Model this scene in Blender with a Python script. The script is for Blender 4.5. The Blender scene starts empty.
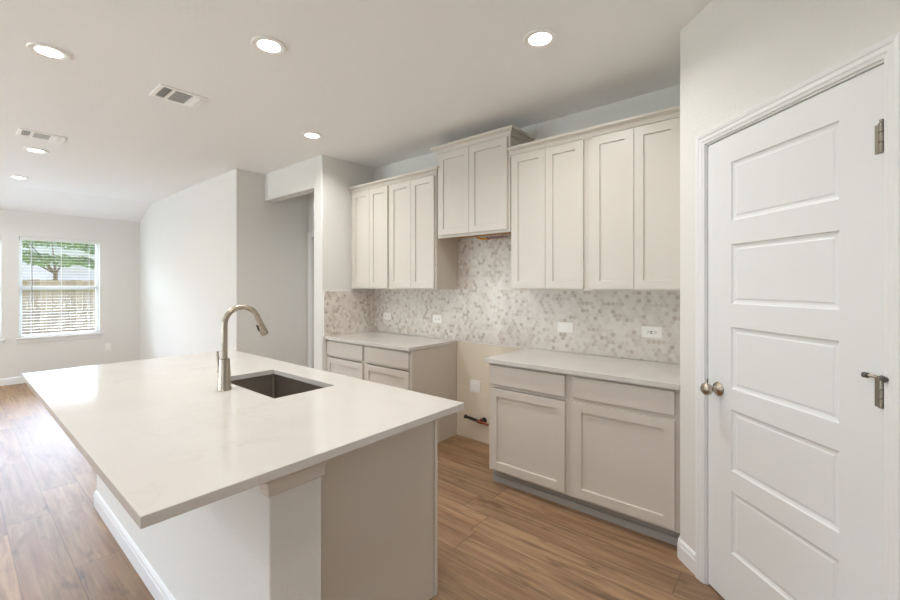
import bpy, bmesh, math, random
from mathutils import Vector, Matrix
random.seed(7)
SC = bpy.context.scene
COL = SC.collection
PI = math.pi

# ------------------------------------------------------------------ camera
YAW = math.radians(39.80)
CAM_H = 1.4331
cd = bpy.data.cameras.new('camera')
cam = bpy.data.objects.new('camera', cd); COL.objects.link(cam)
cam.location = (0, 0, CAM_H)
cam.rotation_euler = (PI/2, 0, YAW)
cd.sensor_width = 36.0
cd.lens = 417.57/900*36.0
cd.shift_y = -(300-285.14)/900
cd.clip_start = 0.02
SC.camera = cam

# ------------------------------------------------------------------ world, sun, added fill lamps
w = bpy.data.worlds.new('sky'); SC.world = w; w.use_nodes = True
nt = w.node_tree; nt.nodes.clear()
wo = nt.nodes.new('ShaderNodeOutputWorld'); bg = nt.nodes.new('ShaderNodeBackground')
sky = nt.nodes.new('ShaderNodeTexSky')
sky.sky_type = 'NISHITA'; sky.sun_disc = False
sky.sun_elevation = math.radians(52); sky.sun_rotation = math.radians(60)
sky.air_density = 1.0; sky.dust_density = 2.2; sky.ozone_density = 1.0
tc = nt.nodes.new('ShaderNodeTexCoord')
cn = nt.nodes.new('ShaderNodeTexNoise'); cn.inputs['Scale'].default_value = 5.0; cn.inputs['Detail'].default_value = 6
cr = nt.nodes.new('ShaderNodeValToRGB'); cr.color_ramp.elements[0].position = .42; cr.color_ramp.elements[1].position = .62
cm = nt.nodes.new('ShaderNodeMix'); cm.data_type = 'RGBA'
nt.links.new(tc.outputs['Generated'], cn.inputs['Vector'])
nt.links.new(cn.outputs['Fac'], cr.inputs['Fac'])
nt.links.new(cr.outputs['Color'], cm.inputs[0])
nt.links.new(sky.outputs['Color'], cm.inputs[6])
cm.inputs[7].default_value = (5.9, 6.6, 7.6, 1)
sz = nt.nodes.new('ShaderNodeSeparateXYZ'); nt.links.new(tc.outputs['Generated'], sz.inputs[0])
mr = nt.nodes.new('ShaderNodeMapRange'); mr.interpolation_type = 'SMOOTHSTEP'      # added bright sky band, starting above the part in view
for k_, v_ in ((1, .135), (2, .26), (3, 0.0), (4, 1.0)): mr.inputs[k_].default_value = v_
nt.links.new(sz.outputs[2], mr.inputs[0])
ma = nt.nodes.new('ShaderNodeMapRange'); ma.interpolation_type = 'SMOOTHSTEP'      # ... kept to the west, added to put sheen on the floor
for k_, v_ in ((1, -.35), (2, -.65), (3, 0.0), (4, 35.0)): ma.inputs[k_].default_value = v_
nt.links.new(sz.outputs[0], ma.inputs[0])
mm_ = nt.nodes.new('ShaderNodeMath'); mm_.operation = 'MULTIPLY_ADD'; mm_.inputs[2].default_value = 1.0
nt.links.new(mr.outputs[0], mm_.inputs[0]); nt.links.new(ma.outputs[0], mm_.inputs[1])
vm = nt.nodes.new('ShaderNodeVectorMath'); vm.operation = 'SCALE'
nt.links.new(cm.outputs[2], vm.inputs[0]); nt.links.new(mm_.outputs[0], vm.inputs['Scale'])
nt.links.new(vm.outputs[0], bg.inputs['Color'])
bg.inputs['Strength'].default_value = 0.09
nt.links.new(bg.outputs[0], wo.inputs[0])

sd = bpy.data.lights.new('sun', 'SUN'); sd.energy = .5; sd.angle = math.radians(1.0); sd.color = (1, .95, .88)
so = bpy.data.objects.new('sun', sd); COL.objects.link(so)
so.rotation_euler = Vector((-.55, -.45, -.75)).to_track_quat('-Z', 'Y').to_euler()
so.location = (10, 10, 14)

def window_fill(name, loc, size, power, direction, color=(.85, .94, 1.0)):
    ld = bpy.data.lights.new(name, 'AREA'); ld.shape = 'RECTANGLE'; ld.size, ld.size_y = size
    ld.energy = power; ld.color = color
    o = bpy.data.objects.new(name, ld); COL.objects.link(o); o.location = loc
    o.rotation_euler = Vector(direction).to_track_quat('-Z', 'Z').to_euler()
# added area lamps outside the unseen front wall openings, tilted up to brighten the ceiling
window_fill('fill_patio_door', (-5.9, -3.9, 1.2), (2.6, 2.2), 92, (0, 1, 1.6))
window_fill('fill_window', (-2.6, -3.9, 1.4), (1.9, 1.6), 24, (0, 1, 2.0))
window_fill('fill_dining_window', (.9, -3.9, 1.4), (1.9, 1.6), 24, (0, 1, 2.0))
LAMP_W = 4.45
LAMP_COL = (1.0, .986, .965)

vs = SC.view_settings
SC.display_settings.display_device = 'sRGB'
vs.view_transform = 'Standard'; vs.look = 'None'; vs.gamma = 1.0; vs.use_curve_mapping = False
vs.exposure = 1.06
SC.cycles.max_bounces = 12; SC.cycles.diffuse_bounces = 7; SC.cycles.glossy_bounces = 4
SC.cycles.sample_clamp_indirect = 6.0
SC.cycles.caustics_reflective = False; SC.cycles.caustics_refractive = False

# ------------------------------------------------------------------ materials
def lin(c):
    return tuple((x/12.92 if x <= .04045 else ((x+.055)/1.055)**2.4) for x in c)
def rgb(r, g, b): return lin((r/255, g/255, b/255)) + (1,)

def mat(name, color, rough=.5, metal=0, bump=None, spec=.5, emit=None):
    m = bpy.data.materials.new(name); m.use_nodes = True
    t = m.node_tree; b = t.nodes['Principled BSDF']
    b.inputs['Base Color'].default_value = color
    b.inputs['Roughness'].default_value = rough
    b.inputs['Metallic'].default_value = metal
    b.inputs['Specular IOR Level'].default_value = spec
    if emit:
        b.inputs['Emission Color'].default_value = emit[0]; b.inputs['Emission Strength'].default_value = emit[1]
    if bump:
        scale, strength = bump
        c = t.nodes.new('ShaderNodeTexCoord'); n = t.nodes.new('ShaderNodeTexNoise')
        n.inputs['Scale'].default_value = scale; n.inputs['Detail'].default_value = 3
        bp = t.nodes.new('ShaderNodeBump'); bp.inputs['Strength'].default_value = strength; bp.inputs['Distance'].default_value = .004
        t.links.new(c.outputs['Object'], n.inputs['Vector'])
        t.links.new(n.outputs['Fac'], bp.inputs['Height']); t.links.new(bp.outputs[0], b.inputs['Normal'])
    return m

class NB:
    """small helper for math node chains"""
    def __init__(s, t): s.t = t
    def put(s, sock, v):
        if hasattr(v, 'links') or isinstance(v, bpy.types.NodeSocket): s.t.links.new(v, sock)
        else: sock.default_value = v
    def m(s, op, a, b=None):
        n = s.t.nodes.new('ShaderNodeMath'); n.operation = op; s.put(n.inputs[0], a)
        if b is not None: s.put(n.inputs[1], b)
        return n.outputs[0]
    def v(s, op, a, b=None):
        n = s.t.nodes.new('ShaderNodeVectorMath'); n.operation = op; s.put(n.inputs[0], a)
        if b is not None: s.put(n.inputs[1], b)
        return n.outputs['Value'] if op in ('DOT_PRODUCT', 'LENGTH') else n.outputs[0]
    def mix(s, f, a, b, kind='RGBA'):
        n = s.t.nodes.new('ShaderNodeMix'); n.data_type = kind
        s.put(n.inputs[0], f)
        i = {'RGBA': (6, 7, 2), 'VECTOR': (4, 5, 1), 'FLOAT': (2, 3, 0)}[kind]
        s.put(n.inputs[i[0]], a); s.put(n.inputs[i[1]], b); return n.outputs[i[2]]
    def ramp(s, f, stops, interp='LINEAR'):
        n = s.t.nodes.new('ShaderNodeValToRGB'); n.color_ramp.interpolation = interp
        e = n.color_ramp.elements
        while len(e) < len(stops): e.new(.5)
        for k, (p, c) in enumerate(stops): e[k].position = p; e[k].color = c
        s.put(n.inputs[0], f); return n.outputs[0]
    def comb(s, x, y, z=0.0):
        n = s.t.nodes.new('ShaderNodeCombineXYZ'); s.put(n.inputs[0], x); s.put(n.inputs[1], y); s.put(n.inputs[2], z); return n.outputs[0]
    def noise(s, vec, scale, detail=4, rough=.5, out='Fac'):
        n = s.t.nodes.new('ShaderNodeTexNoise'); s.put(n.inputs['Vector'], vec)
        n.inputs['Scale'].default_value = scale; n.inputs['Detail'].default_value = detail; n.inputs['Roughness'].default_value = rough
        return n.outputs[out]
    def sep(s, vec):
        n = s.t.nodes.new('ShaderNodeSeparateXYZ'); s.put(n.inputs[0], vec); return n.outputs
    def white(s, vec):
        n = s.t.nodes.new('ShaderNodeTexWhiteNoise'); n.noise_dimensions = '3D'; s.put(n.inputs['Vector'], vec); return n.outputs['Value']
    def coord(s):
        return s.t.nodes.new('ShaderNodeTexCoord').outputs['Object']
    def bump(s, h, strength, dist):
        n = s.t.nodes.new('ShaderNodeBump'); n.inputs['Strength'].default_value = strength; n.inputs['Distance'].default_value = dist
        s.put(n.inputs['Height'], h); return n.outputs[0]

def new(name):
    m = bpy.data.materials.new(name); m.use_nodes = True
    return m, m.node_tree.nodes['Principled BSDF'], NB(m.node_tree)

M = {}
M['wall'] = mat('wall_paint', rgb(225, 224, 220), .75, bump=(95, .35), spec=.25)
M['ceiling'] = mat('ceiling_paint', rgb(243, 244, 244), .85, bump=(60, .35), spec=.15)
M['trim'] = mat('white_trim_paint', rgb(233, 234, 234), .38)
M['door'] = mat('white_door_paint', rgb(230, 232, 232), .42)
M['cab'] = mat('greige_cabinet_paint', rgb(211, 205, 196), .38)
M['cabside'] = mat('greige_cabinet_side', rgb(205, 197, 186), .45)
M['toe'] = mat('grey_toe_kick', rgb(172, 170, 166), .5)
M['bare'] = mat('bare_drywall', rgb(226, 216, 198), .85, bump=(12, .4))
M['nickel'] = mat('brushed_nickel', rgb(176, 166, 152), .27, 1.0)
M['dark_nickel'] = mat('aged_nickel', rgb(150, 144, 132), .35, 1.0)
M['rubber'] = mat('grey_rubber', rgb(95, 93, 90), .7)
M['black'] = mat('black_plastic', rgb(35, 33, 32), .4)
M['steel'] = mat('dark_stainless', rgb(150, 140, 130), .36, .75)
M['plate'] = mat('white_plastic', rgb(243, 242, 238), .35)
M['slot'] = mat('slot_dark', rgb(60, 57, 54), .6)
M['lens'] = mat('lamp_lens', (1, 1, 1, 1), .5, emit=((1, .97, .92, 1), 5.0))
M['vent'] = mat('vent_white', rgb(250, 250, 248), .45)
M['duct'] = mat('duct_dark', rgb(58, 56, 52), .8)
M['vinyl'] = mat('white_vinyl', rgb(232, 232, 231), .4)
M['slat'] = mat('blind_slat_white', rgb(226, 226, 224), .5)
M['wand'] = mat('clear_grey_wand', rgb(120, 120, 120), .3)
M['iron'] = mat('black_iron_pipe', rgb(52, 44, 38), .5, .3)
M['copper'] = mat('copper_fitting', rgb(140, 84, 64), .45, .9)
M['ply'] = mat('raw_plywood', rgb(196, 150, 92), .7)
for nme, c in dict(yellow=(205, 150, 40), red=(150, 50, 55), purple=(120, 70, 125), white=(225, 222, 218), dark=(45, 38, 40), pink=(190, 140, 150)).items():
    M['wire_'+nme] = mat(nme+'_wire', rgb(*c), .45)

# glass
g = bpy.data.materials.new('window_glass'); g.use_nodes = True; t = g.node_tree; t.nodes.clear()
o_ = t.nodes.new('ShaderNodeOutputMaterial'); mx = t.nodes.new('ShaderNodeMixShader'); mx.inputs[0].default_value = .06
tr = t.nodes.new('ShaderNodeBsdfTransparent'); gl = t.nodes.new('ShaderNodeBsdfGlossy'); gl.inputs['Roughness'].default_value = .02
t.links.new(tr.outputs[0], mx.inputs[1]); t.links.new(gl.outputs[0], mx.inputs[2]); t.links.new(mx.outputs[0], o_.inputs[0])
M['glass'] = g

# quartz worktop
m, b, n = new('white_quartz'); c = n.coord()
warp = n.v('ADD', c, n.v('MULTIPLY', n.noise(c, 2.2, 5, .6, 'Color'), (.55, .55, .55)))
vein = n.m('ABSOLUTE', n.m('SUBTRACT', n.noise(warp, 2.4, 6, .6), .5))
vf = n.ramp(vein, [(0, (1, 1, 1, 1)), (.018, (.25, .25, .25, 1)), (.05, (0, 0, 0, 1))])
patch = n.ramp(n.noise(c, 1.7, 3), [(.42, (0, 0, 0, 1)), (.68, (1, 1, 1, 1))])
f = n.m('MULTIPLY', n.m('MULTIPLY', vf, patch), .32)
base = n.mix(n.noise(c, 5, 4), rgb(203, 198, 192), rgb(211, 207, 202))
n.put(b.inputs['Base Color'], n.mix(f, base, rgb(176, 165, 154)))
b.inputs['Roughness'].default_value = .1; b.inputs['Specular IOR Level'].default_value = .5
M['quartz'] = m

# hexagon mosaic
def hexmat(name, ax):
    m, b, n = new(name); s = n.sep(n.coord())
    S = .0325
    p = n.v('ADD', n.v('SCALE', n.comb(s[ax], s[2]), None), (0, 0, 0))
    sc = p.node.inputs[0].links[0].from_node; sc.inputs['Scale'].default_value = 1/S
    p = n.v('ADD', p, (400, 400*1.7320508, 0))
    r, h = (1, 1.7320508, 1), (.5, .8660254, .5)
    a = n.v('SUBTRACT', n.v('MODULO', p, r), h)
    q = n.v('SUBTRACT', n.v('MODULO', n.v('SUBTRACT', p, (.5, .8660254, 0)), r), h)
    a = n.v('MULTIPLY', a, (1, 1, 0)); q = n.v('MULTIPLY', q, (1, 1, 0))
    pick = n.m('LESS_THAN', n.v('DOT_PRODUCT', q, q), n.v('DOT_PRODUCT', a, a))
    gv = n.mix(pick, a, q, 'VECTOR')
    idv = n.v('SUBTRACT', p, gv)
    x = n.sep(idv)
    ident = n.comb(n.m('ROUND', n.m('MULTIPLY', x[0], 2.0)), n.m('ROUND', n.m('DIVIDE', x[1], .8660254)), 3.0)
    rnd = n.white(ident)
    rnd2 = n.white(n.v('ADD', ident, (0, 0, 17)))
    ab = n.v('ABSOLUTE', gv)
    d = n.m('MAXIMUM', n.v('DOT_PRODUCT', ab, (.5, .8660254, 0)), n.sep(ab)[0])
    grout = n.ramp(d, [(.455, (0, 0, 0, 1)), (.485, (1, 1, 1, 1))])
    col = n.ramp(rnd, [(0, rgb(219, 214, 207)), (.26, rgb(225, 221, 215)), (.52, rgb(212, 206, 199)), (.72, rgb(205, 197, 188)),
                       (.83, rgb(196, 186, 175)), (.915, rgb(184, 172, 161)), (.97, rgb(175, 166, 158))], 'CONSTANT')
    marb = n.noise(n.v('ADD', n.coord(), n.comb(rnd2, rnd, rnd2)), 45, 4, .6)
    col = n.mix(n.m('MULTIPLY', marb, .35), col, rgb(214, 203, 190))
    col = n.mix(grout, col, rgb(226, 221, 213))
    n.put(b.inputs['Base Color'], col)
    n.put(b.inputs['Roughness'], n.mix(grout, .28, .8, 'FLOAT'))
    n.put(b.inputs['Normal'], n.bump(n.m('SUBTRACT', 1.0, grout), .25, .001))
    return m
M['hex_x'] = hexmat('hexagon_mosaic', 0)
M['hex_y'] = hexmat('hexagon_mosaic_side', 1)

# floor planks along x
m, b, n = new('oak_plank_floor'); c = n.coord(); s = n.sep(c)
PW = .193
row_f = n.m('DIVIDE', n.m('ADD', s[1], -.217+20*PW), PW)
row = n.m('FLOOR', row_f)
fy = n.m('FRACT', row_f)
L = 1.22
off = n.m('MULTIPLY', n.white(n.comb(row, 4.0, 9.0)), L)
col_f = n.m('DIVIDE', n.m('ADD', n.m('ADD', s[0], 40.0), off), L)
colm = n.m('FLOOR', col_f); fx = n.m('FRACT', col_f)
rnd = n.white(n.comb(row, colm, 1.0)); rnd2 = n.white(n.comb(row, colm, 7.0))
gx = n.m('ADD', s[0], n.m('MULTIPLY', rnd, 31.0))
gvec = n.comb(n.m('MULTIPLY', gx, 1.5), n.m('ADD', n.m('MULTIPLY', s[1], 20.0), n.m('MULTIPLY', rnd2, 50.0)), n.m('MULTIPLY', rnd, 9.0))
warp = n.v('ADD', gvec, n.v('SCALE', n.noise(gvec, .9, 3, .5, 'Color'), None))
sc = warp.node.inputs[1].links[0].from_node; sc.inputs['Scale'].default_value = 1.1
grain = n.noise(warp, 1.5, 6, .62)
fine = n.noise(n.comb(n.m('MULTIPLY', gx, 6.0), n.m('MULTIPLY', s[1], 160.0), rnd), 1.0, 3, .6)
colr = n.ramp(grain, [(.26, rgb(100, 76, 55)), (.40, rgb(132, 103, 76)), (.54, rgb(156, 125, 93)), (.68, rgb(172, 139, 104)), (.82, rgb(142, 111, 81))])
colr = n.mix(n.m('MULTIPLY', n.m('SUBTRACT', 1.0, fine), .35), colr, rgb(96, 74, 54))
colr = n.mix(n.ramp(n.noise(n.comb(n.m('MULTIPLY', gx, 2.2), n.m('MULTIPLY', s[1], 14.0), rnd), 1.0, 3), [(.45, (0, 0, 0, 1)), (.7, (.55, .55, .55, 1))]), colr, rgb(138, 98, 74))
tone = n.mix(rnd2, (.84, .85, .86, 1), (1.26, 1.26, 1.25, 1))
mul = n.t.nodes.new('ShaderNodeMix'); mul.data_type = 'RGBA'; mul.blend_type = 'MULTIPLY'; mul.inputs[0].default_value = 1
n.put(mul.inputs[6], colr); n.put(mul.inputs[7], tone); colr = mul.outputs[2]
knot = n.noise(n.comb(n.m('MULTIPLY', gx, 3.0), n.m('MULTIPLY', s[1], 9.0), rnd2), 1.3, 2)
colr = n.mix(n.m('MULTIPLY', n.ramp(knot, [(.62, (0, 0, 0, 1)), (.74, (1, 1, 1, 1))]), .6), colr, rgb(70, 48, 32))
ey = n.m('MULTIPLY', n.m('MINIMUM', fy, n.m('SUBTRACT', 1.0, fy)), PW)
ex = n.m('MULTIPLY', n.m('MINIMUM', fx, n.m('SUBTRACT', 1.0, fx)), L)
seam = n.ramp(n.m('MINIMUM', ex, ey), [(.0008, (1, 1, 1, 1)), (.0028, (0, 0, 0, 1))])
colr = n.mix(n.m('MULTIPLY', seam, .6), colr, rgb(58, 42, 30))
n.put(b.inputs['Base Color'], colr)
n.put(b.inputs['Roughness'], n.mix(fine, .42, .55, 'FLOAT'))
b.inputs['Specular IOR Level'].default_value = .75
n.put(b.inputs['Normal'], n.bump(n.m('SUBTRACT', n.m('MULTIPLY', fine, .35), n.m('MULTIPLY', seam, 1.0)), .35, .0012))
M['floor'] = m

# outdoors
m, b, n = new('lawn'); c = n.coord()
n.put(b.inputs['Base Color'], n.mix(n.noise(c, 9, 5), rgb(104, 128, 62), rgb(158, 172, 98))); b.inputs['Roughness'].default_value = .95
M['lawn'] = m
m, b, n = new('fence_board'); s = n.sep(n.coord())
rn = n.white(n.comb(n.m('FLOOR', n.m('DIVIDE', s[1], .145)), 1.0, 2.0))
cc = n.mix(rn, rgb(150, 130, 113), rgb(182, 162, 144))
cc = n.mix(n.m('MULTIPLY', n.noise(n.comb(s[0], n.m('MULTIPLY', s[1], 30.0), n.m('MULTIPLY', s[2], 2.0)), 2, 4), .5), cc, rgb(150, 124, 100))
n.put(b.inputs['Base Color'], cc); b.inputs['Roughness'].default_value = .85
M['fence'] = m
m, b, n = new('tree_leaves'); n.put(b.inputs['Base Color'], n.mix(n.noise(n.coord(), 3, 3), rgb(92, 112, 76), rgb(138, 158, 112))); b.inputs['Roughness'].default_value = .7
M['leaf'] = m
M['bark'] = mat('tree_bark', rgb(104, 88, 74), .9, bump=(20, .6))

# ------------------------------------------------------------------ mesh helpers
class MB:
    def __init__(s): s.bm = bmesh.new()
    def box(s, x0, x1, y0, y1, z0, z1, bev=0):
        vs_ = [s.bm.verts.new((x, y, z)) for x in (x0, x1) for y in (y0, y1) for z in (z0, z1)]
        fs = [(0, 1, 3, 2), (4, 6, 7, 5), (0, 4, 5, 1), (2, 3, 7, 6), (0, 2, 6, 4), (1, 5, 7, 3)]
        faces = [s.bm.faces.new([vs_[i] for i in f]) for f in fs]
        if bev:
            es = list({e for f in faces for e in f.edges})
            bmesh.ops.bevel(s.bm, geom=es, offset=bev, segments=2, profile=.5, affect='EDGES')
        return s
    def prism(s, poly, z0, z1, round_at=None, rad=.016):
        """poly: list of (x,y); optionally round some corners"""
        pts = []
        n_ = len(poly)
        for i, p in enumerate(poly):
            if round_at and i in round_at:
                P = Vector(p); A = (Vector(poly[i-1])-P).normalized(); B = (Vector(poly[(i+1) % n_])-P).normalized()
                half = A.angle(B)/2; tlen = rad/math.tan(half)
                cen = P + (A+B).normalized()*(rad/math.sin(half))
                a0 = P+A*tlen-cen; a1 = P+B*tlen-cen
                for k in range(6):
                    v = a0.lerp(a1, k/5).normalized()*rad+cen; pts.append((v.x, v.y))
            else: pts.append(tuple(p))
        lo = [s.bm.verts.new((x, y, z0)) for x, y in pts]; hi = [s.bm.verts.new((x, y, z1)) for x, y in pts]
        s.bm.faces.new(lo[::-1]); s.bm.faces.new(hi); k = len(pts)
        for i in range(k): s.bm.faces.new((lo[i], lo[(i+1) % k], hi[(i+1) % k], hi[i]))
        return s
    def xz_prism(s, poly, y0, y1):
        lo = [s.bm.verts.new((x, y0, z)) for x, z in poly]; hi = [s.bm.verts.new((x, y1, z)) for x, z in poly]
        s.bm.faces.new(lo); s.bm.faces.new(hi[::-1]); k = len(poly)
        for i in range(k): s.bm.faces.new((lo[i], hi[i], hi[(i+1) % k], lo[(i+1) % k]))
        return s
    def grid_wall(s, us, vs_, hole, place, d0, d1):
        """cells us x vs_ with hole(i,j); place(u,v,d) -> xyz; only boundary faces"""
        V = {}
        def vert(i, j, d):
            k = (i, j, d)
            if k not in V: V[k] = s.bm.verts.new(place(us[i], vs_[j], d1 if d else d0))
            return V[k]
        nu, nv = len(us)-1, len(vs_)-1
        full = lambda i, j: 0 <= i < nu and 0 <= j < nv and not hole((us[i]+us[i+1])/2, (vs_[j]+vs_[j+1])/2)
        for i in range(nu):
            for j in range(nv):
                if not full(i, j): continue
                for d in (0, 1): s.bm.faces.new([vert(i, j, d), vert(i+1, j, d), vert(i+1, j+1, d), vert(i, j+1, d)])
                for (di, dj, p, q) in ((-1, 0, (i, j), (i, j+1)), (1, 0, (i+1, j), (i+1, j+1)), (0, -1, (i, j), (i+1, j)), (0, 1, (i, j+1), (i+1, j+1))):
                    if not full(i+di, j+dj):
                        s.bm.faces.new([vert(*p, 0), vert(*q, 0), vert(*q, 1), vert(*p, 1)])
        return s
    def sweep(s, pts, prof, nrm):
        pts = [Vector(p) for p in pts]; nrm = Vector(nrm).normalized(); rings = []
        for i, p in enumerate(pts):
            ds = []
            if i > 0: ds.append((p-pts[i-1]).normalized())
            if i < len(pts)-1: ds.append((pts[i+1]-p).normalized())
            ss = [d.cross(nrm) for d in ds]
            mt = ss[0] if len(ss) == 1 else (ss[0]+ss[1])/(1+ss[0].dot(ss[1]))
            rings.append([s.bm.verts.new(p+mt*a+nrm*b_) for a, b_ in prof])
        k = len(prof)
        for r0, r1 in zip(rings, rings[1:]):
            for i in range(k): s.bm.faces.new((r0[i], r0[(i+1) % k], r1[(i+1) % k], r1[i]))
        s.bm.faces.new(rings[0]); s.bm.faces.new(rings[-1][::-1])
        return s
    def lathe(s, prof, org, axis=(0, 0, 1), seg=28):
        """prof: (r, h) along axis"""
        rot = Vector((0, 0, 1)).rotation_difference(Vector(axis)).to_matrix(); org = Vector(org); rings = []
        for r, h in prof:
            if r < 1e-6: rings.append([s.bm.verts.new(rot @ Vector((0, 0, h))+org)])
            else: rings.append([s.bm.verts.new(rot @ Vector((r*math.cos(2*PI*k/seg), r*math.sin(2*PI*k/seg), h))+org) for k in range(seg)])
        for a, b_ in zip(rings, rings[1:]):
            for k in range(seg):
                k2 = (k+1) % seg
                if len(a) == 1 and len(b_) == 1: continue
                if len(a) == 1: s.bm.faces.new((a[0], b_[k], b_[k2]))
                elif len(b_) == 1: s.bm.faces.new((a[k], a[k2], b_[0]))
                else: s.bm.faces.new((a[k], a[k2], b_[k2], b_[k]))
        for r in (rings[0], rings[-1]):
            if len(r) > 2: s.bm.faces.new(r)
        return s
    def tube(s, pts, r, seg=14):
        pts = [Vector(p) for p in pts]; rs = r if isinstance(r, (list, tuple)) else [r]*len(pts); rings = []
        up = None
        for i, p in enumerate(pts):
            d = (pts[min(i+1, len(pts)-1)]-pts[max(i-1, 0)]).normalized()
            if up is None: up = d.orthogonal().normalized()
            up = (up-d*up.dot(d)).normalized(); sd_ = d.cross(up)
            rings.append([s.bm.verts.new(p+(up*math.cos(2*PI*k/seg)+sd_*math.sin(2*PI*k/seg))*rs[i]) for k in range(seg)])
        for a, b_ in zip(rings, rings[1:]):
            for k in range(seg): s.bm.faces.new((a[k], a[(k+1) % seg], b_[(k+1) % seg], b_[k]))
        s.bm.faces.new(rings[0][::-1]); s.bm.faces.new(rings[-1])
        return s
    def panel_slab(s, x0, x1, z0, z1, th, rects, loops, place):
        """slab with recessed panels on its front; place(x, depth, z) -> xyz; all rects share their x-range"""
        B = s.bm
        def q(*ps): return B.faces.new([B.verts.new(place(*p)) for p in ps])
        a, b_ = rects[0][0], rects[0][1]
        q((x0, 0, z0), (a, 0, z0), (a, 0, z1), (x0, 0, z1)); q((b_, 0, z0), (x1, 0, z0), (x1, 0, z1), (b_, 0, z1))
        zs = [z0]
        for r in sorted(rects, key=lambda r: r[2]): zs += [r[2], r[3]]
        zs.append(z1)
        for k in range(0, len(zs), 2): q((a, 0, zs[k]), (b_, 0, zs[k]), (b_, 0, zs[k+1]), (a, 0, zs[k+1]))
        for (rx0, rx1, rz0, rz1) in rects:
            ring = lambda i, d: [(rx0+i, d, rz0+i), (rx1-i, d, rz0+i), (rx1-i, d, rz1-i), (rx0+i, d, rz1-i)]
            prev = ring(0, 0)
            for (i, d) in loops:
                cur = ring(i, d)
                for k in range(4): q(prev[k], prev[(k+1) % 4], cur[(k+1) % 4], cur[k])
                prev = cur
            q(*prev)
        q((x0, th, z0), (x0, th, z1), (x1, th, z1), (x1, th, z0))
        c4 = [(x0, z0), (x1, z0), (x1, z1), (x0, z1)]
        for k in range(4):
            p, r = c4[k], c4[(k+1) % 4]
            q((p[0], 0, p[1]), (p[0], th, p[1]), (r[0], th, r[1]), (r[0], 0, r[1]))
        bmesh.ops.remove_doubles(B, verts=B.verts[:], dist=1e-5)
        return s
    def build(s, name, material, parent=None, smooth=False, bevel=0):
        bmesh.ops.recalc_face_normals(s.bm, faces=s.bm.faces[:])
        if parent is not None:
            off = Vector(parent.location)
            if parent.parent is not None: off = Vector((0, 0, 0)) + parent['_o'] if '_o' in parent else off
            bmesh.ops.translate(s.bm, verts=s.bm.verts[:], vec=-world_org(parent))
        me = bpy.data.meshes.new(name); s.bm.to_mesh(me); s.bm.free()
        mats = material if isinstance(material, list) else [material]
        for mm in mats: me.materials.append(mm)
        if smooth:
            for p in me.polygons: p.use_smooth = True
        o = bpy.data.objects.new(name, me); COL.objects.link(o)
        if parent is not None: o.parent = parent
        if smooth:
            md = o.modifiers.new('auto', 'EDGE_SPLIT'); md.split_angle = math.radians(38)
        if bevel:
            md = o.modifiers.new('bevel', 'BEVEL'); md.width = bevel; md.segments = 2; md.limit_method = 'ANGLE'; md.angle_limit = math.radians(40)
        return o

def world_org(o):
    v = Vector(o.location)
    while o.parent is not None: o = o.parent; v += Vector(o.location)
    return v
def tag(o, label=None, cat=None, group=None, kind=None):
    if label: o['label'] = label
    if cat: o['category'] = cat
    if group: o['group'] = group
    if kind: o['kind'] = kind
    return o
def thing(name, label, cat, loc, group=None):
    o = bpy.data.objects.new(name, None); COL.objects.link(o); o.location = loc; o.empty_display_size = .1
    return tag(o, label, cat, group)
def struct(name, mb, m_, parent=None, **k):
    o = mb.build(name, m_, parent, **k)
    if parent is None: o['kind'] = 'structure'
    return o

# ------------------------------------------------------------------ main dimensions
H = 2.77            # ceiling
YW = 3.1217         # kitchen back wall
XR = -3.738         # left return wall
XP = -.477          # pantry return wall
XF = -8.715         # far living room wall
S2 = math.sqrt(.5)
def D(t_, n_=0.0):  # pantry wall: t along the wall, n out into the room
    return (-.3325+S2*t_-S2*n_, 2.3197-S2*t_-S2*n_)
def D3(t_, n_, z): return D(t_, n_)+(z,)

# ------------------------------------------------------------------ structure
struct('floor', MB().box(-8.95, 3.15, -3.65, 3.4, -.12, 0), M['floor'])
struct('ceiling', MB().xz_prism([(3.15, H), (-8.102, H), (-8.865, H-.408*.763), (-8.865, 3.0), (3.15, 3.0)], -3.65, 3.4), M['ceiling'])
WIN = [(.654, 1.573), (-.442, .477)]
WZ = (.657, 2.150)
def far_hole(u, v): return any(a < u < b for a, b in WIN) and WZ[0] < v < WZ[1]
struct('wall_left', MB().grid_wall([-3.65, WIN[1][0], WIN[1][1], WIN[0][0], WIN[0][1], 2.13], [0, WZ[0], WZ[1], 2.53], far_hole,
       lambda u, v, d: (d, u, v), XF-.15, XF), M['wall'])
struct('wall_living', MB().prism([(XF-.15, 3.4), (XF-.15, 2.11), (-4.95, 2.11), (-4.95, 3.4)], 0, H, round_at=[2], rad=.012), M['wall'])
struct('wall_header', MB().box(-4.95, -3.88, 2.442, 2.56, 2.45, H), M['wall'])
struct('wall_return', MB().prism([(-3.884, 3.4), (-3.884, 2.442), (XR, 2.442), (XR, 3.4)], 0, H, round_at=[2], rad=.014), M['wall'])
struct('wall_back', MB().box(XR, XP, YW, YW+.15, 0, H), M['wall'])
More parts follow.
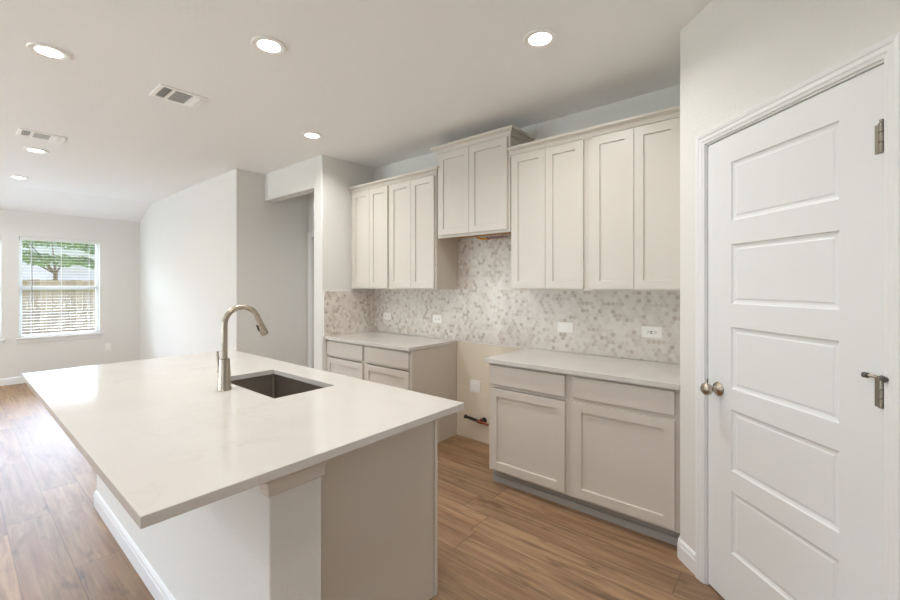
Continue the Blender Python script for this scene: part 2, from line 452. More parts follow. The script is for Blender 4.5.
# pantry wall with its doorway
pw = MB()
pw.prism([(XP, 3.4), (XP, 2.464), D(-.02), D(-.02, -.115), (XP+.115, 2.52), (XP+.115, 3.4)], 0, H, round_at=[1], rad=.016)
pw.prism([D(.767), D(1.25), D(1.25, -.115), D(.767, -.115)], 0, H)
pw.prism([D(-.02), D(.767), D(.767, -.115), D(-.02, -.115)], 2.115, H)
struct('wall_pantry', pw, M['wall'])
e = D(1.25)
struct('wall_right', MB().prism([e, (3.0, e[1]), (3.0, -3.5), (3.15, -3.5), (3.15, e[1]+.12), (e[0], e[1]+.12)], 0, H), M['wall'])
FO = [(-7.2, -4.6, 0, 2.15), (-3.5, -1.7, .6, 2.13), (0.0, 1.8, .6, 2.13)]
struct('wall_front', MB().grid_wall([XF-.15, FO[0][0], FO[0][1], FO[1][0], FO[1][1], FO[2][0], FO[2][1], 3.15], [0, .6, 2.13, 2.15, 2.95],
       lambda u, v: any(a < u < b_ and c_ < v < d_ for a, b_, c_, d_ in FO), lambda u, v, d: (u, d, v), -3.65, -3.5), M['wall'])
# hall end wall with a door
struct('wall_hall', MB().grid_wall([-4.95, -4.87, -4.06, -3.884], [0, 2.06, H], lambda u, v: -4.87 < u < -4.06 and v < 2.06,
       lambda u, v, d: (u, d, v), 3.03, 3.15), M['wall'])
CAS = [(0, 0), (0, .010), (.012, .012), (.020, .016), (.040, .016), (.046, .019), (.066, .021), (.070, .016), (.070, 0)]
BASE = [(0, 0), (.014, 0), (.014, .070), (.011, .078), (.011, .088), (.006, .098), (0, .102)]
hd = struct('door_2', MB().box(-4.865, -4.065, 3.07, 3.11, .008, 2.05), M['door'])
struct('trim_2', MB().sweep([(-4.06, 3.03, 0), (-4.06, 3.03, 2.06), (-4.87, 3.03, 2.06), (-4.87, 3.03, 0)], CAS, (0, -1, 0)), M['trim'])
# unseen front wall glazing frames, windows added to let light in
for k, (a, b_, c_, d_) in enumerate(FO):
    nm = 'door_3' if k == 0 else 'window_%d' % (k+2)
    fr = MB(); w_ = .06
    fr.box(a, a+w_, -3.62, -3.56, c_, d_).box(b_-w_, b_, -3.62, -3.56, c_, d_).box(a+w_, b_-w_, -3.62, -3.56, c_, c_+w_).box(a+w_, b_-w_, -3.62, -3.56, d_-w_, d_)
    fr.box((a+b_)/2-.04, (a+b_)/2+.04, -3.62, -3.56, c_+w_, d_-w_)
    fo = struct(nm, fr, M['vinyl'])
    MB().box(a+w_*.9, b_-w_*.9, -3.592, -3.588, c_+w_*.9, d_-w_*.9).build('glass', M['glass'], fo)

# far windows
for k, (a, b_) in enumerate(WIN):
    z0, z1 = WZ; zm = 1.395
    fr = MB(); xo, xi = XF-.125, XF-.075; w_ = .04
    fr.box(xo, xi, a, a+w_, z0, z1).box(xo, xi, b_-w_, b_, z0, z1).box(xo, xi, a+w_, b_-w_, z0, z0+w_).box(xo, xi, a+w_, b_-w_, z1-w_, z1)
    wo_ = struct('window_%d' % (k+1), fr, M['vinyl'])
    MB().box(xo, xi, a+w_*.95, b_-w_*.95, zm-.03, zm+.03).build('meeting_rail', M['vinyl'], wo_)
    MB().box(xo+.02, xo+.024, a+w_*.9, b_-w_*.9, z0+w_*.9, zm).build('glass', M['glass'], wo_)
    MB().box(xo+.005, xo+.009, a+w_*.9, b_-w_*.9, zm, z1-w_*.9).build('glass', M['glass'], wo_)
    MB().box(XF-.075, XF, a+.001, b_-.001, z0-.002, z0+.004).box(XF+.0005, XF+.035, a-.035, b_+.035, z0-.018, z0+.004, .004).box(XF, XF+.014, a-.025, b_+.025, z0-.072, z0-.018, .003).build('window_sill', M['trim'], wo_)
# baseboards
struct('baseboard_left', MB().sweep([(XF, -3.5, 0), (XF, 2.11, 0)], BASE, (0, 0, 1)), M['trim'])
struct('baseboard_living', MB().sweep([(XF+.014, 2.11, 0), (-4.95, 2.11, 0), (-4.95, 3.03, 0)], BASE, (0, 0, 1)), M['trim'])
# pantry corner baseboard: returns round the corner
struct('baseboard_pantry', MB().sweep([(XP, 2.53, 0), (XP, 2.470, 0), (XP+.006, 2.464-.006, 0), D3(-.0590, 0, 0)], BASE, (0, 0, 1)), M['trim'])
# ------------------------------------------------------------------ pantry door with casing and jamb
struct('trim_1', MB().sweep([D3(-.008, 0, 0), D3(-.008, 0, 2.108), D3(.758, 0, 2.108), D3(.758, 0, 0)], [(-a*.72, b2) for a, b2 in CAS], (-S2, -S2, 0)), M['trim'])
jb = MB()
jb.prism([D(-.02, 0), D(-.003, 0), D(-.003, -.115), D(-.02, -.115)], 0, 2.115)
jb.prism([D(.750, 0), D(.767, 0), D(.767, -.115), D(.750, -.115)], 0, 2.115)
jb.prism([D(-.003, 0), D(.750, 0), D(.750, -.115), D(-.003, -.115)], 2.101, 2.115)
jb.prism([D(-.003, -.045), D(.009, -.045), D(.009, -.075), D(-.003, -.075)], 0, 2.101)
jb.prism([D(.738, -.045), D(.750, -.045), D(.750, -.075), D(.738, -.075)], 0, 2.101)
struct('trim_3', jb, M['trim'])
dr = thing('pantry_door', 'white five panel pantry door with nickel knob in the angled wall', 'door', D3(.3735, -.02, .01))
rects = [(.143, .614, a, b_) for a, b_ in ((.245, .520), (.610, .882), (.974, 1.248), (1.350, 1.615), (1.718, 1.980))]
MB().panel_slab(0, .747, .010, 2.098, .035, rects, [(.004, .006), (.012, .009), (.020, .009), (.026, .006)],
     lambda x, d, z: D3(x, -.005-d, z)).build('slab', M['door'], dr)
kn = MB().lathe([(0, -.001), (.031, 0), (.032, .004), (.028, .009), (.017, .012), (.011, .020), (.0105, .034), (.017, .040), (.0255, .050), (.0285, .060), (.0265, .070), (.018, .078), (0, .081)],
     D3(.069, -.005, .955), (-S2, -S2, 0)).build('knob', M['nickel'], dr, smooth=True); kn['label'] = 'round brushed nickel knob'
for z in (1.876, 1.109, .26):
    h = MB()
    for i in range(3): h.lathe([(.0075, .001), (.0075, .0285)], D3(.7485, .006, z-.045+.0295*i), (0, 0, 1), 14)
    h.lathe([(0, .0), (.0055, .002), (.0055, .009), (0, .012)], D3(.7485, .006, z+.0435), (0, 0, 1), 12)
    h.prism([D(.722, -.003), D(.749, -.003), D(.749, -.005), D(.722, -.005)], z-.045, z+.0435)
    ho = h.build('hinge', M['dark_nickel'], dr, smooth=True); ho['label'] = 'dull nickel hinge'
    if 1 < z < 1.5:
        st = MB().lathe([(.010, 0), (.010, .005)], D3(.7485, .006, z+.0455), (0, 0, 1), 14)
        st.tube([D3(.7485, .006, z+.0475), D3(.728, .012, z+.0475), D3(.712, .014, z+.0475)], .0042, 10)
        st.tube([D3(.7485, .006, z+.0475), D3(.758, .016, z+.0475), D3(.764, .020, z+.0475)], .0042, 10)
        st.build('hinge_pin_stop', M['nickel'], dr, smooth=True)
        for p, q in ((D3(.716, .0135, z+.0475), D3(.704, .0145, z+.0475)), (D3(.761, .018, z+.0475), D3(.772, .024, z+.0465))):
            MB().tube([p, q], .0085, 12).build('rubber_tip', M['rubber'], dr, smooth=True)
struct('trim_4', MB().prism([D(-.0035, .0005), D(-.0015, .0005), D(-.0015, -.03), D(-.0035, -.03)], .915, .985), M['dark_nickel'])

# ------------------------------------------------------------------ backsplash
ts = MB().xz_prism([(XR+.009, .9085), (-2.5125, .9085), (-2.5125, .906), (-1.722, .906), (-1.722, .9085), (XP, .9085), (XP, 1.392), (-1.7185, 1.392), (-1.7185, 1.849), (-2.4955, 1.849), (-2.4955, 1.392), (XR+.009, 1.392)], YW-.008, YW-.0005)
tag(ts.build('tile_backsplash', M['hex_x']), 'beige and cream hexagon mosaic backsplash along the back kitchen wall', 'backsplash')
tag(MB().box(XR, XR+.008, 2.462, YW, .9085, 1.372).build('tile_backsplash', M['hex_y']), 'narrow hexagon mosaic backsplash panel on the short left return wall', 'backsplash')
struct('trim_5', MB().box(XR, XR+.0095, 2.456, 2.462, .9085, 1.378).box(XR, XR+.0095, 2.462, 2.80, 1.372, 1.378), M['plate'])
struct('trim_6', MB().box(-2.512, -1.722, YW-.0095, YW, .898, .905), M['plate'])
struct('wall_gap', MB().box(-2.511, -1.722, YW-.004, YW, 0, .898), M['bare'])

# ------------------------------------------------------------------ cabinets
RAIL = .055
def shaker(x0, x1, z0, z1, yf, parent, name='door', face=-1):
    pl = (lambda x, d, z: (x, yf+d, z)) if face < 0 else (lambda x, d, z: (x, yf-d, z))
    return MB().panel_slab(x0, x1, z0, z1, .019, [(x0+RAIL, x1-RAIL, z0+RAIL, z1-RAIL)], [(.0022, .0105)], pl).build(name, M['cab'], parent, bevel=.0008)
def flat(x0, x1, z0, z1, yf, parent, face=-1):
    y0, y1 = (yf, yf+.019) if face < 0 else (yf-.019, yf)
    return MB().box(x0, x1, y0, y1, z0, z1, .0025).build('drawer_front', M['cab'], parent)

def upper(label, x0, x1, z0, z1, doors, dz, depth=.335, group='wall cabinets along the back wall', recess=.018):
    yf = YW-depth; ff = yf+.019
    r = thing('wall_cabinet', label, 'cabinet', ((x0+x1)/2, YW, z0), group)
    fr = MB().box(x0, x0+.045, ff, ff+.019, z0, z1).box(x1-.045, x1, ff, ff+.019, z0, z1).box(x0+.045, x1-.045, ff, ff+.019, z0, z0+.04).box(x0+.045, x1-.045, ff, ff+.019, z1-.05, z1)
    fr.box((x0+x1)/2-.02, (x0+x1)/2+.02, ff, ff+.019, z0+.04, z1-.05)
    fr.build('face_frame', M['cab'], r)
    yb_ = YW-.0085 if z0 < 1.45 or True else YW
    MB().box(x0, x0+.015, ff+.019, YW-.0005-.008*(z0 < 1.95), z0, z1).box(x1-.015, x1, ff+.019, YW-.0085, z0, z1).box(x0+.015, x1-.015, ff+.019, YW-.0085, z1-.015, z1).build('side_panel', M['cabside'], r)
    MB().box(x0+.015, x1-.015, ff+.019, YW-.0085, z0+recess, z0+recess+.013).build('bottom_panel', M['ply'] if recess > .02 else M['cabside'], r)
    for a, b_ in doors: shaker(a, b_, dz[0], dz[1], yf, r)
    return r
DZ = (1.405, 2.420)
upper('tall greige wall cabinet in the left corner beside the return wall', XR+.002, -3.1155, 1.393, 2.43, [(-3.694, -3.4115), (-3.4085, -3.133)], DZ)
upper('tall greige wall cabinet left of the raised centre cabinet', -3.1145, -2.496, 1.393, 2.43, [(-3.097, -2.8055), (-2.8025, -2.513)], DZ)
hood = upper('short raised greige cabinet over the empty range gap', -2.480, -1.725, 1.850, 2.605, [(-2.458, -2.1185), (-2.1155, -1.746)], (1.873, 2.592), recess=.03)
upper('tall greige wall cabinet right of the raised centre cabinet', -1.718, -1.1055, 1.393, 2.44, [(-1.704, -1.4195), (-1.4165, -1.133)], (1.408, 2.432))
upper('tall greige wall cabinet at the right end beside the pantry wall', -1.1045, XP-.003, 1.393, 2.44, [(-1.075, -.8025), (-.7995, -.535)], (1.408, 2.432))
# crown mouldings
CR = [(0, 0), (.010, 0), (.012, .005), (.010, .010), (.013, .013), (.017, .022), (.026, .030), (.037, .034), (.038, .038), (.046, .038), (.048, .041), (.048, .054), (.044, .057), (0, .057)]
yf = YW-.335+.018
def crown(label, pts, z):
    c_ = Vector(pts[0])
    o = thing('crown_moulding', label, 'moulding', (pts[0][0], pts[0][1], z), 'crown mouldings on the wall cabinets')
    MB().sweep([(x, y, z) for x, y in pts], CR, (0, 0, 1)).build('moulding_strip', M['cab'], o)
    MB().sweep([(x, y, z-.010) for x, y in pts], [(0, 0), (.0045, 0), (.0045, .0095), (0, .0095)], (0, 0, 1)).build('bead', M['cab'], o)
crown('crown moulding on top of the two left wall cabinets', [(XR+.004, yf), (-2.496, yf), (-2.496, yf+.05)], 2.43)
crown('crown moulding on the raised cabinet over the range gap', [(-2.480, YW-.01), (-2.480, yf), (-1.725, yf), (-1.725, YW-.004)], 2.605)
crown('crown moulding on top of the two right wall cabinets', [(-1.722, yf), (XP-.004, yf)], 2.44)

def base(label, x0, x1, door, dzr, doorz, drz, group, end_left=False):
    yf = YW-.628; ff = yf+.019
    r = thing('base_cabinet', label, 'cabinet', ((x0+x1)/2, YW-.3, 0), group)
    fr = MB().box(x0, x0+.03, ff, ff+.019, .10, .8775).box(x1-.03, x1, ff, ff+.019, .10, .8775)
    for a, b_ in ((.10, .14), (.70, .735), (.845, .8775)): fr.box(x0+.03, x1-.03, ff, ff+.019, a, b_)
    fr.build('face_frame', M['cab'], r)
    MB().box(x0, x0+.016, ff+.019, YW-.0045, .10, .8775).box(x1-.016, x1, ff+.019, YW-.0045, .10, .8775).box(x0, x0+.016, YW-.5395, YW-.0045, 0, .10).box(x1-.016, x1, YW-.5395, YW-.0045, 0, .10).box(x0+.016, x1-.016, YW-.02, YW-.0045, 0, .8775).box(x0+.016, x1-.016, ff+.019, YW-.02, .10, .115).build('side_panel', M['cabside'], r)
    tk = MB().box(x0, x1, YW-.552, YW-.54, .0, .10)
    tk.build('toe_kick', M['toe'], r)
    MB().box(x0, x1, YW-.562, YW-.5525, 0, .045).build('shoe_strip', M['toe'], r)
    shaker(door[0], door[1], doorz[0], doorz[1], yf, r)
    flat(door[0], door[1], drz[0], drz[1], yf, r)
    return r
g_ = 'base cabinets along the back wall'
base('greige base cabinet in the left corner under the left worktop', XR+.004, -3.1375, (-3.733, -3.155), 0, (.118, .694), (.720, .858), g_)
base('greige base cabinet left of the empty range gap', -3.1365, -2.5135, (-3.118, -2.540), 0, (.118, .694), (.720, .858), g_)
base('greige base cabinet right of the empty range gap', -1.722, -1.1075, (-1.703, -1.1345), 0, (.118, .696), (.724, .860), g_)
base('greige base cabinet at the right end beside the pantry corner', -1.1065, XP-.003, (-1.081, -.509), 0, (.118, .703), (.731, .861), g_)
def worktop(label, x0, x1, grp='quartz worktops'):
    o = MB().box(x0, x1, YW-.652, YW-.0085, .878, .908, .002).build('worktop', M['quartz'])
    tag(o, label, 'worktop', grp)
worktop('white quartz worktop on the left base cabinets', XR+.0085, -2.505)
worktop('white quartz worktop on the right base cabinets', -1.738, XP-.002)

# ------------------------------------------------------------------ island
IX0, IX1, IY0, IY1 = -3.553, -1.1455, .278, 1.475
SX0, SX1, SY0, SY1 = -2.515, -1.864, .967, 1.298
isl = thing('kitchen_island', 'kitchen island base with white half wall and greige end panel', 'kitchen island', (-2.35, 1.0, 0))
MB().prism([(-3.5, .615), (-1.215, .615), (-1.215, .790), (-3.5, .790)], 0, .8775, round_at=[1], rad=.006).build('half_wall', M['wall'], isl)
MB().sweep([(-3.5, .790, 0), (-3.5, .615, 0), (-1.215, .615, 0), (-1.215, .790, 0)], BASE, (0, 0, 1)).build('baseboard', M['trim'], isl)
CAP = [(0, .0), (.008, .0), (.011, .006), (.009, .012), (.011, .030), (.016, .044), (.026, .054), (.038, .058), (.040, .062), (.040, .0765), (0, .0765)]
MB().sweep([(-1.262, .615, .8005), (-1.215, .615, .8005), (-1.215, .790, .8005), (-1.289, .790, .8005)], [(a*.85, b_) for a, b_ in CAP], (0, 0, 1)).build('cap_moulding', M['cab'], isl)
MB().box(-1.306, -1.290, .7905, 1.432, 0, .8775).build('end_panel', M['cabside'], isl); MB().box(-3.49, -3.474, .790, 1.432, 0, .8775).build('end_panel', M['cabside'], isl)
MB().box(-1.300, -1.284, 1.4325, 1.451, .0, .8775, .001).box(-3.49, -3.47, 1.4325, 1.451, .0, .8775).box(-3.47, -1.300, 1.4325, 1.451, .845, .8775).box(-3.47, -1.300, 1.4325, 1.451, .10, .14).build('face_frame', M['cab'], isl)
MB().box(-3.474, -1.306, 1.37, 1.38, 0, .10).build('toe_kick', M['toe'], isl)
xs = [-3.46, -2.95, -2.49, -1.88, -1.31]
for a, b_ in zip(xs, xs[1:]):
    if a == -2.46 or True:
        shaker(a+.008, b_-.008, .118, .694, 1.470, isl, face=1); flat(a+.008, b_-.008, .720, .858, 1.470, isl, face=1)
top = MB()
us = [IX0, SX0, SX1, IX1]; vv = [IY0, SY0, SY1, IY1]
top.grid_wall(us, vv, lambda u, v: SX0 < u < SX1 and SY0 < v < SY1, lambda u, v, d: (u, v, d), .878, .908)
tag(top.build('island_worktop', M['quartz'], bevel=.0025), 'large white quartz slab worktop with sink cutout on the island', 'worktop')

# sink (undermount)
sk = thing('kitchen_sink', 'dark stainless undermount sink set into the island worktop', 'sink', ((SX0+SX1)/2, (SY0+SY1)/2, .65))
B_ = MB()
def ring(i, z, r):
    pts = []
    x0, x1, y0, y1 = SX0-.004+i, SX1+.004-i, SY0-.004+i, SY1+.004-i
    for cx, cy, a0 in ((x1-r, y1-r, 0), (x0+r, y1-r, 90), (x0+r, y0+r, 180), (x1-r, y0+r, 270)):
        for k in range(6):
            a = math.radians(a0+18*k); pts.append(B_.bm.verts.new((cx+r*math.cos(a), cy+r*math.sin(a), z)))
    return pts
rings = [ring(-.02, .8775, .02), ring(0, .8775, .016), ring(0, .70, .016), ring(.006, .68, .022), ring(.025, .668, .03)]
for r0, r1 in zip(rings, rings[1:]):
    for k in range(24): B_.bm.faces.new((r0[k], r0[(k+1) % 24], r1[(k+1) % 24], r1[k]))
B_.bm.faces.new(rings[-1])
bo = B_.build('bowl', M['steel'], sk, smooth=True)
MB().lathe([(.045, 0), (.045, .003), (.038, .004), (.03, .001), (0, .001)], (-2.19, 1.13, .6685), (0, 0, 1)).build('drain', M['nickel'], sk, smooth=True)

# faucet
FX, FY = -2.212, .886
fa = thing('kitchen_faucet', 'brushed nickel pull-down faucet with tall arched spout beside the sink', 'faucet', (FX, FY, .908))
MB().lathe([(.0325, 0), (.0325, .006), (.0305, .012), (.0245, .150), (.0235, .155), (.016, .157)], (FX, FY, .908)).build('base', M['nickel'], fa, smooth=True)
R_ = .086; zc = 1.334-.014-R_
pts = [(FX, FY, 1.06), (FX, FY, 1.14), (FX, FY, zc)]
for k in range(1, 15):
    a = PI-math.radians(163)*k/14
    pts.append((FX, FY+R_+R_*math.cos(a), zc+R_*math.sin(a)))
e0 = Vector(pts[-1]); dd = (Vector(pts[-1])-Vector(pts[-2])).normalized()
pts.append(tuple(e0+dd*.024)); e0 = Vector(pts[-1])
MB().tube(pts, .0140, 20).build('spout', M['nickel'], fa, smooth=True)
hd_ = MB().tube([e0-dd*.004, e0+dd*.002, e0+dd*.006, e0+dd*.072, e0+dd*.075], [.0145, .0155, .0165, .0215, .0200], 22).build('spray_head', M['nickel'], fa, smooth=True)
cc = e0+dd*.028
side = Vector((-.25, -1, -.3)); side = (side-dd*side.dot(dd)).normalized()
p0 = cc+side*.0165
MB().tube([p0-dd*.016, p0+dd*.018], [.0075, .0075], 10).build('spray_button', M['black'], hd_, smooth=True)['label'] = 'small black button'
MB().tube([(FX-.015, FY, .990), (FX-.058, FY, .996)], [.0155, .0135], 16).tube([(FX-.050, FY, .994), (FX-.062, FY-.004, 1.02), (FX-.070, FY-.007, 1.095)], [.0105, .0075, .0065], 14).build('handle', M['nickel'], fa, smooth=True)

# ------------------------------------------------------------------ plates on the walls
def plate(name, label, cat, cx, cz, w_, h_, y, group, slots=True, horiz=True):
    o = thing(name, label, cat, (cx, y, cz), group)
    MB().box(cx-w_/2, cx+w_/2, y-.006, y, cz-h_/2, cz+h_/2, .002).build('cover_plate', M['plate'], o)
    MB().box(cx-w_*.28, cx+w_*.28, y-.0085, y-.0058, cz-h_*.24, cz+h_*.24, .001).build('insert', M['plate'], o)
    if slots:
        for sx in (-.022, .022):
            s_ = MB()
            for dz_ in (-.006, .006): s_.box(cx+sx-.005, cx+sx+.005, y-.0092, y-.0083, cz+dz_-.0012, cz+dz_+.0012)
            s_.lathe([(.0025, 0), (.0025, .0008)], (cx+sx+.010, y-.0084, cz), (0, -1, 0), 10)
            s_.build('slots', M['slot'], o)
    return o
yt = YW-.008
gp = 'white outlets on the mosaic backsplash'
plate('wall_outlet', 'white outlet on the mosaic in the left corner under the first wall cabinets', 'outlet', -3.497, 1.09, .118, .075, yt, gp)
plate('wall_outlet', 'white outlet on the mosaic just left of the range gap', 'outlet', -2.757, 1.097, .122, .078, yt, gp)
plate('wall_switch', 'blank white switch plate on the mosaic just right of the range gap', 'outlet', -1.408, 1.102, .13, .078, yt, gp, slots=False)
rt = plate('wall_outlet', 'white outlet with dark buttons on the mosaic near the pantry wall', 'outlet', -.777, 1.108, .13, .078, yt, gp)
MB().box(-.784, -.770, yt-.0105, yt-.0084, 1.098, 1.104).box(-.784, -.770, yt-.0105, yt-.0084, 1.110, 1.116).build('test_button', M['slot'], rt)
plate('range_outlet', 'square white outlet plate low on the bare wall of the range gap', 'outlet', -2.292, .497, .122, .112, YW-.004, None, slots=False)
fo = thing('wall_outlet', 'white outlet low on the far wall right of the window', 'outlet', (XF, 1.675, .416))
MB().box(XF, XF+.006, 1.638, 1.712, .356, .476, .002).build('cover_plate', M['plate'], fo)
MB().box(XF+.0058, XF+.0085, 1.658, 1.692, .375, .410, .001).box(XF+.0058, XF+.0085, 1.658, 1.692, .422, .457, .001).build('insert', M['plate'], fo)

# gas stub in the range gap
gs = thing('gas_pipe', 'dark gas pipe stub with copper valve low in the range gap', 'pipe', (-2.25, YW-.004, .21))
MB().tube([(-2.19, YW-.004, .205), (-2.19, YW-.05, .205), (-2.205, YW-.065, .207), (-2.34, YW-.085, .228)], .0135, 14).lathe([(.026, 0), (.026, .004), (.014, .008)], (-2.19, YW-.0045, .205), (0, -1, 0), 18).build('pipe', M['iron'], gs, smooth=True)
MB().tube([(-2.338, YW-.085, .2275), (-2.352, YW-.087, .230)], .018, 8).build('end_cap', M['iron'], gs)
MB().tube([(-2.212, YW-.068, .207), (-2.176, YW-.062, .203)], .019, 6).tube([(-2.196, YW-.066, .21), (-2.172, YW-.083, .240)], [.009, .007], 10).tube([(-2.18, YW-.062, .203), (-2.115, YW-.05, .190)], .011, 12).build('valve', M['copper'], gs, smooth=True)['label'] = 'copper coloured valve'

# loose wires under the raised cabinet
wr = thing('wire_bundle', 'loose coloured electric wires hanging under the raised centre cabinet', 'wires', (-1.93, 2.95, 1.878))
def wiggle(x0, x1, y, z, amp, seed, turns=6):
    rr = random.Random(seed); ps = []
    for k in range(41):
        f_ = k/40
        ps.append((x0+(x1-x0)*f_+amp*.4*math.sin(f_*turns*9+seed), y+amp*math.sin(f_*turns*6.28+seed)+rr.uniform(-.003, .003), z+amp*.55*math.cos(f_*turns*6.28+seed*2)))
    return ps
MB().tube([(-2.20, 3.02, 1.856), (-2.12, 2.98, 1.838), (-2.03, 2.95, 1.832), (-2.0, 2.95, 1.834)], .010, 10).build('sheath', M['wire_yellow'], wr, smooth=True)
for nm, x0, x1, y, z, am, sd_ in (('purple', -2.03, -1.87, 2.93, 1.856, .014, 1), ('red', -2.02, -1.76, 2.95, 1.858, .013, 2), ('white', -2.0, -1.78, 2.92, 1.856, .013, 3),
                                  ('dark', -2.02, -1.80, 2.94, 1.860, .012, 4), ('pink', -1.95, -1.84, 2.91, 1.855, .010, 5)):
    MB().tube(wiggle(x0, x1, y, z-.022, am, sd_), .0034, 8).build('wire', M['wire_'+nm], wr, smooth=True)

# ------------------------------------------------------------------ ceiling: downlights and vents
def downlight(x, y, label, group='recessed ceiling downlights'):
    o = thing('recessed_downlight', label, 'ceiling light', (x, y, H), group)
    MB().lathe([(.066, -.0005), (.090, -.001), (.092, -.005), (.088, -.010), (.072, -.011), (.066, -.007)], (x, y, H), (0, 0, 1), 36).build('trim_ring', M['plate'], o, smooth=True)
    MB().lathe([(.0665, -.004), (.0665, -.0065), (.04, -.0085), (0, -.009)], (x, y, H), (0, 0, 1), 32).build('lens', M['lens'], o, smooth=True)
    ld = bpy.data.lights.new('downlight_glow', 'AREA'); ld.shape = 'DISK'; ld.size = .125; ld.spread = math.radians(150); ld.energy = LAMP_W; ld.color = LAMP_COL
    lo = bpy.data.objects.new('downlight_glow', ld); COL.objects.link(lo); lo.location = (0, 0, -.014); lo.parent = o
for x, y, l in ((-1.072, 2.047, 'round recessed downlight in front of the right wall cabinets'),
                (-3.324, 2.07, 'round recessed downlight near the hall opening header'),
                (-2.262, 1.141, 'round recessed downlight above the sink of the island'),
                (-3.285, .366, 'round recessed downlight above the far end of the island, left of the near vent'),
                (-5.791, .552, 'round recessed downlight beside the far ceiling vent'),
                (-7.398, .555, 'round recessed downlight nearest the far window wall'),
                (-.70, .45, 'added unseen fill downlight above the walkway beside the island'),  # this and the rest: out of view, added to brighten the room
                (-5.79, -1.9, 'added unseen fill downlight over the living room, behind the camera side'),
                (-7.40, -1.9, 'added unseen fill downlight over the living room corner'),
                (-3.285, -1.9, 'added unseen fill downlight over the dining side'),
                (-.9, -1.9, 'added unseen fill downlight behind the camera')):
    downlight(x, y, l)
def vent(x0, x1, y0, y1, label):
    o = thing('ceiling_vent', label, 'air vent', ((x0+x1)/2, (y0+y1)/2, H), 'white ceiling air vents')
    zt = H-.0005; b_ = .028; L_ = y1-y0
    ys = [y0+b_, y0+b_+.055, y0+b_+.055+.018, y0+b_+.055+.018+.105, y0+b_+.055+.018+.105+.018, y1-b_]
    f_ = MB()
    f_.grid_wall([x0, x0+b_, x1-b_, x1], [y0]+ys+[y1], lambda u, v: x0+b_ < u < x1-b_ and (ys[0] < v < ys[1] or ys[2] < v < ys[3] or ys[4] < v < ys[5]), lambda u, v, d: (u, v, d), zt-.008, zt)
    f_.build('frame', M['vent'], o, bevel=.002)
    MB().box(x0+b_*.8, x1-b_*.8, y0+b_*.8, y1-b_*.8, zt-.0015, zt-.0006).build('backing', M['duct'], o)
    l1 = MB()
    def louvre(yc, tilt):   # blades running across the vent
        c_, s_ = math.cos(tilt)*.006, math.sin(tilt)*.006
        vs_ = [l1.bm.verts.new(p) for p in ((x0+b_, yc-c_, zt-.008-s_), (x1-b_, yc-c_, zt-.008-s_), (x1-b_, yc+c_, zt-.008+s_), (x0+b_, yc+c_, zt-.008+s_))]
        v2 = [l1.bm.verts.new(v.co+Vector((0, .0009, -.0009))) for v in vs_]
        l1.bm.faces.new(vs_); l1.bm.faces.new(v2[::-1])
        for k in range(4): l1.bm.faces.new((vs_[k], vs_[(k+1) % 4], v2[(k+1) % 4], v2[k]))
    y = ys[0]+.008
    while y < ys[1]-.004: louvre(y, math.radians(42)); y += .0135
    y = ys[4]+.007
    while y < ys[5]-.004: louvre(y, math.radians(-38)); y += .0100
    x = x0+b_+.008
    while x < x1-b_-.004:   # middle bank, blades running lengthwise
        l1.box(x-.0012, x+.0012, ys[2], ys[3], zt-.009, zt-.004); x += .021
    l1.build('louvres', M['vent'], o)
vent(-3.492, -3.242, .897, 1.187, 'white ceiling air vent above the far end of the island')
vent(-5.305, -5.075, .378, .682, 'white ceiling air vent over the living room beside a far downlight')

# ------------------------------------------------------------------ blinds
for k, (a, b_) in enumerate(WIN):
    lab = ['white horizontal blind in the far window nearest the corner', 'white horizontal blind in the window at the left edge of the picture'][k]
    z0, z1 = WZ; xc = XF-.036
    r = thing('window_blind', lab, 'blind', (xc, (a+b_)/2, z0), 'white slatted blinds')
    MB().box(xc-.03, xc+.03, a+.006, b_-.006, z1-.052, z1-.002, .003).build('headrail', M['slat'], r)
    MB().box(xc-.026, xc+.026, a+.008, b_-.008, z0+.002, z0+.020, .003).build('bottom_rail', M['slat'], r)
    sl = MB(); z = z0+.045
    while z < z1-.06: sl.box(xc-.0245, xc+.0245, a+.008, b_-.008, z-.0009, z+.0009); z += .0437
    sl.build('slats', M['slat'], r)
    lc = MB()
    for f_ in (.14, .5, .86):
        yy = a+(b_-a)*f_
        for dx in (-.0255, .0255): lc.box(xc+dx-.0006, xc+dx+.0006, yy-.0012, yy+.0012, z0+.018, z1-.05)
    lc.build('ladder_cord', M['slat'], r)
    MB().tube([(xc+.030, a+.135, z1-.06), (xc+.032, a+.135, 1.18)], .0045, 8).build('tilt_wand', M['wand'], r)

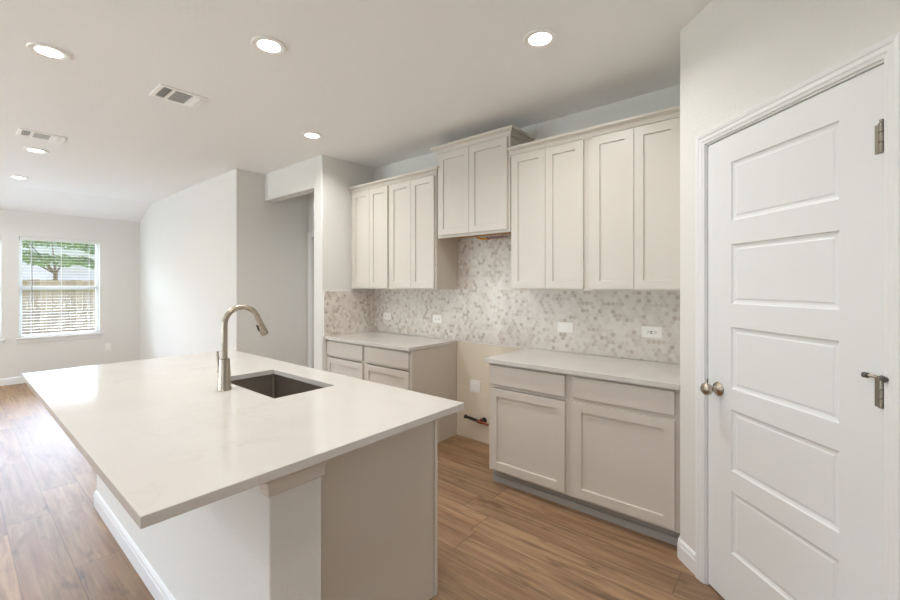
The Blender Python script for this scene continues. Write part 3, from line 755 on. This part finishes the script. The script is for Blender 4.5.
# ------------------------------------------------------------------ outdoors
tag(MB().box(-60, XF-.16, -30, 40, -.45, -.255).build('lawn', M['lawn']), 'mown green lawn outside the far window', 'grass', kind='stuff')
fc = thing('garden_fence', 'weathered wooden board fence across the back yard outside', 'fence', (-18.5, 2, -.25))
fb = MB(); y = -8.0; rf = random.Random(3)
while y < 14:
    hgt = 1.60+rf.uniform(-.012, .012)
    fb.box(-18.5, -18.482, y, y+.138, -.20, hgt); y += .145
fb.build('boards', M['fence'], fc)
MB().box(-18.482, -18.44, -8, 14, 1.25, 1.34).box(-18.482, -18.44, -8, 14, .55, .64).box(-18.482, -18.44, -8, 14, -.1, -.01).build('rail', M['fence'], fc)
def tree(label, base_, hgt, blobs, seed, nleaf):
    rr = random.Random(seed)
    o = thing('garden_tree', label, 'tree', base_, None)
    x, y, z = base_
    tr_ = MB(); fork = z+hgt*.45
    tr_.tube([(x, y, z+.03), (x+.05, y+.04, z+hgt*.2), (x, y+.1, fork)], [.13, .09, .07], 10)
    for (bx, by, bz, br) in blobs[:5]:
        tr_.tube([(x, y+.1, fork-.1), ((x+bx)/2, (y+.1+by)/2, (fork+bz)/2-.1), (bx, by, bz)], [.05, .03, .012], 7)
    tr_.build('trunk', M['bark'], o, smooth=True)
    lf = MB()
    for (bx, by, bz, br) in blobs:
        for _ in range(nleaf):
            v = Vector((rr.gauss(0, 1), rr.gauss(0, 1), rr.gauss(0, 1))).normalized()*br*rr.uniform(.25, 1)**.6
            v.z *= .55; p = Vector((bx, by, bz))+v
            u_ = Vector((rr.gauss(0, 1), rr.gauss(0, 1), rr.gauss(0, 1))).normalized(); w_ = u_.orthogonal().normalized(); s_ = rr.uniform(.05, .09)
            q = [lf.bm.verts.new(p+u_*s_), lf.bm.verts.new(p+w_*s_*.45), lf.bm.verts.new(p-u_*s_), lf.bm.verts.new(p-w_*s_*.45)]
            lf.bm.faces.new(q)
    lf.build('foliage', M['leaf'], o)
tree('spreading green tree behind the garden fence', (-23.5, 2.72, -.25), 5.0,
     [(-23.5, 2.0, 2.55, .50), (-23.4, 2.4, 2.45, .5), (-23.6, 3.05, 2.45, .50), (-23.5, 2.7, 3.3, .65), (-23.4, 2.0, 3.2, .55), (-23.6, 3.4, 3.2, .55), (-23.5, 3.65, 2.45, .36),
      (-23.4, 4.0, 2.35, .36), (-23.5, 4.0, 3.0, .42), (-23.5, 1.5, 2.75, .42), (-23.5, 1.3, 3.3, .5)], 5, 330)
